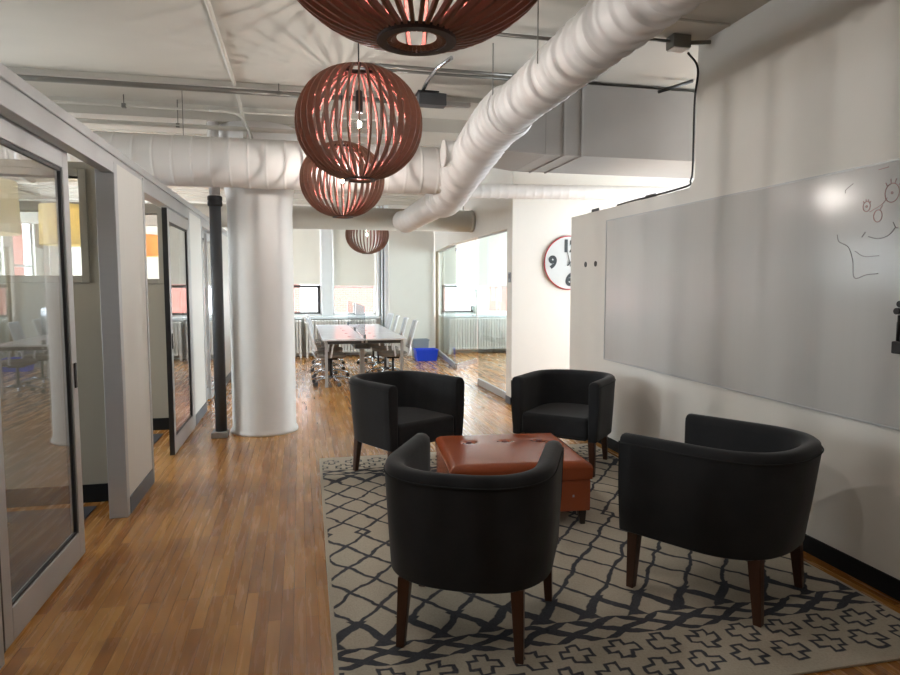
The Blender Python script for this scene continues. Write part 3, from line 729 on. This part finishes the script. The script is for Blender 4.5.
for i, (y, m_) in enumerate(((.012, 'black'), (-.02, 'black'), (-.05, 'red'), (-.08, 'green'))):
    p = tag(obj('marker_pen', Lt([(.009, .0), (.009, .09), (.007, .095), (.007, .125)], 10), M[m_], loc=(XR-.036, 2.565+y, 1.281)), '%s whiteboard pen standing in the black holder%s' % ({'black': 'black', 'red': 'red-capped', 'green': 'green-capped'}[m_], '' if i else ', first from the left'), 'pen', 'pens in the holder')
    if i == 1: p['label'] = 'black whiteboard pen in the holder, second from the left'
for i, (yy, zz, lb) in enumerate(((2.615, 1.385, 'lower'), (2.60, 1.42, 'upper'))):
    tag(obj('magnet', T([(XR-.012, yy-.01, zz+.04), (XR-.026, yy-.01, zz+.04)], .016, 16), M['black']), 'small round black magnet above the pen holder, the %s one' % lb, 'magnet', 'board magnets')
for y, lb in ((5.99, 'right-hand'), (6.22, 'left-hand')):
    tag(obj('cable_port', T([(XR+.002, y, 1.765), (XR-.006, y, 1.765)], .028, 20), M['black']), 'small black oval port at the end of the low wall, the %s of the pair' % lb, 'port', 'ports by the whiteboard')
for y, x, lb in ((6.1, XR+.06, 'left'), (5.05, XR+.06, 'right')):
    t = thing('metal_bracket', 'small dark bracket lying on top of the low wall, the %s one of two' % lb, 'bracket', (x, y, 2.28))
    obj('plate', B((-.04, .04, -.12, .12, 0, .008)), M['pole'], t); obj('upright', B((-.035, -.027, -.1, .06, .008, .035)), M['pole'], t)

# ------------------------------------------------------------------ clock
CX, CZ_, CR = 3.435, 1.845, .345
t = thing('wall_clock', 'large round wall clock with a thin red rim, half hidden by the low wall', 'clock', (CX, 7.999, CZ_))
def disc_y(r0, y0, y1, n=64):
    bm = bmesh.new(); tube(bm, [(0, y0, 0), (0, y1, 0)], r0, n, smooth=False); return bm
obj('face', disc_y(CR-.006, 0, -.03), M['clock_face'], t)
bm = bmesh.new(); tube(bm, [(math.cos(2*PI*i/64)*CR, -.022, math.sin(2*PI*i/64)*CR) for i in range(65)], .0085, 8, caps=False)
obj('rim', bm, M['clock_red'], t)
for s, x, z in (('12', 0, .21), ('3', .245, 0), ('6', 0, -.225), ('9', -.235, 0)):
    cu = bpy.data.curves.new('numeral', 'FONT'); cu.body = s; cu.size = .21; cu.align_x = 'CENTER'; cu.align_y = 'CENTER'; cu.offset = .012; cu.extrude = .001
    o = bpy.data.objects.new('tmp', cu); COL.objects.link(o); bpy.context.view_layer.update()
    me = bpy.data.meshes.new_from_object(o.evaluated_get(bpy.context.evaluated_depsgraph_get())); bpy.data.objects.remove(o)
    me.materials.clear(); me.materials.append(M['ink'])
    n_ = bpy.data.objects.new('numeral', me); COL.objects.link(n_); n_.parent = t; n_.location = (x, -.0325, z); n_.rotation_euler = (PI/2, 0, 0)
def hand(a, L, w, y):
    a = math.radians(a); d = Vector((math.sin(a), 0, math.cos(a))); n_ = Vector((d.z, 0, -d.x)); bm = bmesh.new()
    P_ = [d*-.05+n_*w, d*-.05-n_*w, d*L-n_*w*.5, d*L+n_*w*.5]
    A = [bm.verts.new(p+Vector((0, y, 0))) for p in P_]; Bv = [bm.verts.new(p+Vector((0, y-.002, 0))) for p in P_]
    bm.faces.new(A); bm.faces.new(Bv)
    for i in range(4): bm.faces.new((A[i], A[(i+1)%4], Bv[(i+1)%4], Bv[i]))
    return bm
obj('minute_hand', hand(-14, .19, .006, -.035), M['ink'], t); obj('hour_hand', hand(40, .13, .007, -.038), M['ink'], t)
obj('hub', disc_y(.014, -.03, -.043, 16), M['ink'], t)
t = thing('wall_switch', 'small grey control on the wall end beside the glass front', 'switch', (2.66, 8.09, 1.66))
obj('plate', B((-.012, 0, -.045, .045, -.07, .06)), M['grey_pl'], t, .003); obj('screen', B((-.014, -.012, -.03, .03, -.02, .04)), M['pole'], t)

# ------------------------------------------------------------------ glass front of the far room
def glass_panel(name, p0, p1, z0, z1, label, handle=False):
    p0 = Vector((*p0, 0)); p1 = Vector((*p1, 0)); d = p1-p0; W = d.length
    t = thing(name, label, 'glass panel' if not handle else 'door', tuple(p0), math.atan2(d.y, d.x))
    obj('pane', B((0, W, -.005, .005, z0+.1, z1)), M['gl_green'], t)
    obj('bottom_rail', B((0, W, -.018, .018, .004, z0+.1)), M['steel'] if handle else M['alu'], t, .003)
    if not handle: obj('top_channel', B((0, W, -.015, .015, z1, z1+.02)), M['alu'], t)
    if handle:
        for s in (-1, 1):
            pts = [(W-.12, s*.006, 1.45), (W-.12, s*.05, 1.45), (W-.12, s*.05, .95), (W-.12, s*.006, .95)]
            obj('pull_handle', T(pts, .011, 8), M['steel'], t)
        obj('hinge', B((0, .06, -.02, .02, z1-.07, z1)), M['steel'], t)
    return t
glass_panel('glass_partition', (2.72, 8.22), (2.70, 9.74), 0, 2.27, 'clear fixed glass panel nearest the clock wall')
glass_panel('glass_partition', (2.80, 11.72), (3.02, 14.18), 0, 2.27, 'clear fixed glass panel at the far end, beside the blue bin')
glass_panel('glass_door', (2.80, 11.66), (3.42, 12.5), 0, 2.24, 'open glass door with a long chrome loop handle', True)
tag(obj('riser_pipe', T([(2.95, 14.10, 0), (2.95, 14.10, CZ)], .035, 16), M['tan']), 'tan vertical pipe in the far corner behind the blue bin', 'pipe')

# ------------------------------------------------------------------ radiators
def radiator(x0, x1, label):
    t = thing('radiator', label, 'radiator', (x0, YF-.28, 0)); W = x1-x0; n = int(W/.062); bm = bmesh.new()
    for k in range(n):
        x = W*(k+.5)/n
        for y in (-.06, .06):
            box(bm, x-.02, x+.02, y-.035, y+.035, .13, .76)
        box(bm, x-.026, x+.026, -.1, .1, .74, .80); box(bm, x-.026, x+.026, -.1, .1, .1, .15)
    obj('sections', bm, M['radiator'], t, .008)
    for x in (.03, W-.03): obj('foot', B((x-.02, x+.02, -.08, .08, 0, .1)), M['radiator'], t)
radiator(-1.3, .02, 'white cast radiator under the window left of the middle pier')
radiator(.10, 1.62, 'white cast radiator behind the long table')
radiator(3.25, 5.3, 'white cast radiator seen through the glass front')

# ------------------------------------------------------------------ long table
t = thing('conference_table', 'long white bench table by the far windows', 'table', (.95, 9.88, 0))
TW, TL = .64, 3.75
for k in range(3):
    y0 = k*TL/3
    for s in (0, 1):
        x0, x1 = (-TW, -.006) if s == 0 else (.006, TW)
        obj('tabletop', B((x0, x1, y0+.002, y0+TL/3-.002, .715, .742)), M['laminate'], t, .003)
for y in (.12, TL/2, TL-.12):
    for x in (-TW+.06, TW-.06): obj('leg', B((x-.022, x+.022, y-.022, y+.022, 0, .69)), M['alu'], t)
    obj('cross_rail', B((-TW+.06, TW-.06, y-.015, y+.015, .66, .715)), M['pole'], t)
for x in (-TW+.06, -.03, .03, TW-.06): obj('side_rail', B((x-.015, x+.015, .1, TL-.1, .67, .715)), M['alu'], t)
obj('cable_tray', B((-.12, .12, .4, TL-.4, .55, .56), (-.12, -.11, .4, TL-.4, .56, .62), (.11, .12, .4, TL-.4, .56, .62)), M['grey_pl'], t)
obj('pedestal', B((-.035, .035, .5, .56, 0, .56)), M['alu'], t)
for y in (.5, 1.2, 1.9, 2.6, 3.3):
    for x in (-.2, .2): obj('cable_grommet', Lt([(.03, .742), (.03, .745), (.024, .746)], 16, (x, y, 0)), M['grommet'], t)
t = thing('desk_screen', 'clear upright screen along the middle of the long table', 'screen', (.95, 9.9, .7425))
obj('sheet', B((-.004, .004, 0, 3.6, .02, .50)), M['acrylic'], t)
for y in (.02, 1.8, 3.55): obj('foot', B((-.02, .02, y, y+.05, 0, .06)), M['grey_pl'], t, .003)

# ------------------------------------------------------------------ office chairs
def office_chair():
    t = thing('office_chair', '', 'chair', (0, 0, 0), 0, 'white task chairs at the long table')   # faces +Y
    obj('gas_lift', T([(0, 0, .09), (0, 0, .40)], .022, 14), M['black'], t)
    for k in range(5):
        a = 2*PI*k/5+.3; c, s = math.cos(a), math.sin(a)
        bl = obj('base_leg', T([(c*.03, s*.03, .115), (c*.16, s*.16, .11), (c*.31, s*.31, .075)], .016, 8, radii=[.022, .018, .013]), M['steel'], t)
        bm = bmesh.new(); tube(bm, [(c*.31-s*.022, s*.31+c*.022, .03), (c*.31-s*.004, s*.31+c*.004, .03)], .03, 14); tube(bm, [(c*.31+s*.022, s*.31-c*.022, .03), (c*.31+s*.004, s*.31-c*.004, .03)], .03, 14)
        obj('caster', bm, M['black'], bl)
    obj('mechanism', B((-.08, .08, -.1, .1, .39, .425)), M['black'], t, .01)
    sp = [(.24*math.copysign(abs(math.cos(a))**.6, math.cos(a)), .23*math.copysign(abs(math.sin(a))**.6, math.sin(a))) for a in [2*PI*i/32 for i in range(32)]]
    bm = bmesh.new(); prism(bm, sp, .43, .49); obj('seat', bm, M['seat'], t, .02, segs=3)
    # backrest: white open frame with pale mesh
    def bp(u, v):  # u -1..1 across, v 0..1 up
        return (u*(.215-.02*v), -.24-.12*v-.03*(1-u*u), .56+.42*v)
    fr = [bp(-1, i/8) for i in range(9)]+[bp(-1+2*i/8, 1) for i in range(1, 9)]+[bp(1, 1-i/8) for i in range(1, 9)]+[bp(1-2*i/8, 0) for i in range(1, 9)]
    obj('back_frame', T(fr, .017, 8, caps=False), M['white_pl'], t)
    bm = bmesh.new(); g = [[bm.verts.new(bp(-1+2*i/8, j/8)) for j in range(9)] for i in range(9)]; g2 = [[bm.verts.new(Vector(bp(-1+2*i/8, j/8))+Vector((0, -.006, 0))) for j in range(9)] for i in range(9)]
    for i in range(8):
        for j in range(8):
            f = bm.faces.new((g[i][j], g[i+1][j], g[i+1][j+1], g[i][j+1])); f.smooth = True
            f = bm.faces.new((g2[i][j], g2[i][j+1], g2[i+1][j+1], g2[i+1][j])); f.smooth = True
    obj('backrest', bm, M['mesh'], t)
    obj('back_stem', T([(0, -.08, .41), (0, -.24, .43), (0, -.285, .56)], .02, 8), M['white_pl'], t)
    for s in (-1, 1):
        ar = obj('armrest', T([(s*.2, -.02, .44), (s*.27, -.02, .46), (s*.28, 0, .6), (s*.28, .02, .655)], .013, 8), M['white_pl'], t)
        obj('arm_pad', B((s*.28-.03, s*.28+.03, -.1, .14, .655, .68)), M['white_pl'], ar, .01)
    return t
o0 = office_chair(); first = True
ordn = ['nearest', 'second', 'third', 'farthest']
for side, xx, rz in (('left', .47, -PI/2), ('right', 1.42, PI/2)):
    for k in range(4):
        o = o0 if first else copy_tree(o0); first = False
        o.location = (xx+random.uniform(-.03, .03), 10.33+k*.86, 0); o.rotation_euler = (0, 0, rz+random.uniform(-.12, .12)+(.15 if side == 'left' and k == 0 else 0))
        o['label'] = 'white mesh task chair on the %s side of the long table, %s' % (side, {'nearest': 'nearest the camera', 'second': 'second from the camera', 'third': 'third from the camera', 'farthest': 'closest to the windows'}[ordn[k]])

# ------------------------------------------------------------------ bins
def bin_box(name, loc, w, d, h, m, label, rim=.012):
    t = thing(name, label, 'bin', loc); bm = bmesh.new()
    def ring(s, z): return [bm.verts.new((i*w/2*s, j*d/2*s, z)) for i, j in ((-1,-1),(1,-1),(1,1),(-1,1))]
    R = [ring(.88, 0), ring(1, h), ring(.95, h), ring(.84, .01)]
    for a, b in zip(R, R[1:]):
        for i in range(4): bm.faces.new((a[i], a[(i+1)%4], b[(i+1)%4], b[i]))
    bm.faces.new(R[0]); bm.faces.new(R[3])
    obj('body', bm, m, t, .006)
    bm = bmesh.new()
    for a in ((-w/2-rim, w/2+rim, -d/2-rim, -d/2), (-w/2-rim, w/2+rim, d/2, d/2+rim), (-w/2-rim, -w/2, -d/2, d/2), (w/2, w/2+rim, -d/2, d/2)): box(bm, *a, h-.025, h)
    obj('rim', bm, m, t, .003); return t
bin_box('recycling_bin', (2.52, 13.2, 0), .46, .34, .24, M['blue'], 'low blue recycling bin against the far white pier')
bin_box('waste_bin', (2.50, 13.75, 0), .34, .28, .40, M['grey_pl'], 'grey waste bin standing behind the blue bin')

# ------------------------------------------------------------------ drum lamp behind the first glass door
SB = emit('shade_bulb', (1, .85, .6, 1), 60)
for (x, y, zb, zt, rr, lb, m_) in ((-1.97, 4.55, 1.87, 2.19, .28, 'floor lamp with a pale cream drum shade behind the nearest glass door', 'shade'),
                          (-1.90, 6.15, 1.89, 2.22, .22, 'floor lamp with a yellow drum shade seen through the first small inner window', 'shade_y'),
                          (-2.0, 9.0, 1.92, 2.19, .25, 'floor lamp with an orange drum shade seen through the second small inner window', 'shade_o')):
    t = thing('floor_lamp', lb, 'lamp', (x, y, 0), 0, 'floor lamps in the glazed rooms')
    bm = bmesh.new(); lathe(bm, [(rr, zb), (rr*.97, zt)], 40); lathe(bm, [(rr-.004, zb), (rr*.97-.004, zt)], 40)
    obj('lamp_shade', bm, M[m_], t); obj('pole', T([(0, 0, .02), (0, 0, zt-.02)], .007, 8), M['steel'], t); obj('base', Lt([(.14, .008), (.14, .02), (.02, .03)], 32), M['steel'], t)
    obj('bulb', Lt([(.01, .06), (.03, .02), (.03, -.02), (.01, -.04)], 16, (.05, 0, (zb+zt)/2)), SB, t)
    obj('spider', B((-rr*.97, rr*.97, -.003, .003, zt-.02, zt-.014), (-.003, .003, -rr*.97, rr*.97, zt-.02, zt-.014)), M['steel'], t)

# ------------------------------------------------------------------ street outside
t = thing('brick_building', 'pale red brick building outside the far windows', 'building', (0, 27, -8))
fac = [(x, x+1.3, z, z+2.0) for x in range(-18, 26, 3) for z in (1.0, 4.5, 8.0, 11.5)]
obj('facade', B((-20, 26, 0, 6, 0, 14.5)), M['brick'], t)
for q in fac:
    if -8 < q[0] < 14: obj('window', B((q[0], q[1], -.06, .02, q[2]+.1, q[3]+.1)), M['win_frame'], t)
tag(obj('street_ground', B((-40, 40, 15.2, 60, -8.2, -8)), M['duct_grey']), 'pale street pavement far below the windows', 'street')

# ------------------------------------------------------------------ light
w = bpy.data.worlds.new('sky'); S.world = w; w.use_nodes = True
bg = w.node_tree.nodes['Background']; bg.inputs[0].default_value = (.90, .95, 1.0, 1); bg.inputs[1].default_value = 17.0
def portal(name, loc, rot, sx, sy):
    l = bpy.data.lights.new(name, 'AREA'); l.shape = 'RECTANGLE'; l.size = sx; l.size_y = sy; l.cycles.is_portal = True
    o = bpy.data.objects.new(name, l); COL.objects.link(o); o.location = loc; o.rotation_euler = rot
portal('window_portal', (.4, YF+.27, 1.93), (-PI/2, 0, 0), 11.2, 2.1)
portal('side_window_portal', (-5.22, 8.75, 1.93), (0, -PI/2, 0), 2.1, 11.0)
portal('passage_window_portal', (6.22, 8.9, 2.05), (0, PI/2, 0), 2.1, 10.7)

# ------------------------------------------------------------------ camera
F = 650.0
cam = bpy.data.cameras.new('camera'); co = bpy.data.objects.new('camera', cam); COL.objects.link(co)
cam.sensor_fit = 'HORIZONTAL'; cam.sensor_width = 36; cam.lens = F/900*36; cam.clip_start = .05
ph = math.atan(52/F); th = math.atan(150*math.cos(ph)/F)
co.location = (0, 0, 1.55); co.rotation_euler = (PI/2-ph, 0, -th)
S.camera = co
S.view_settings.view_transform = 'Standard'; S.view_settings.look = 'None'; S.view_settings.gamma = 1; S.view_settings.exposure = .18
S.view_settings.use_curve_mapping = False
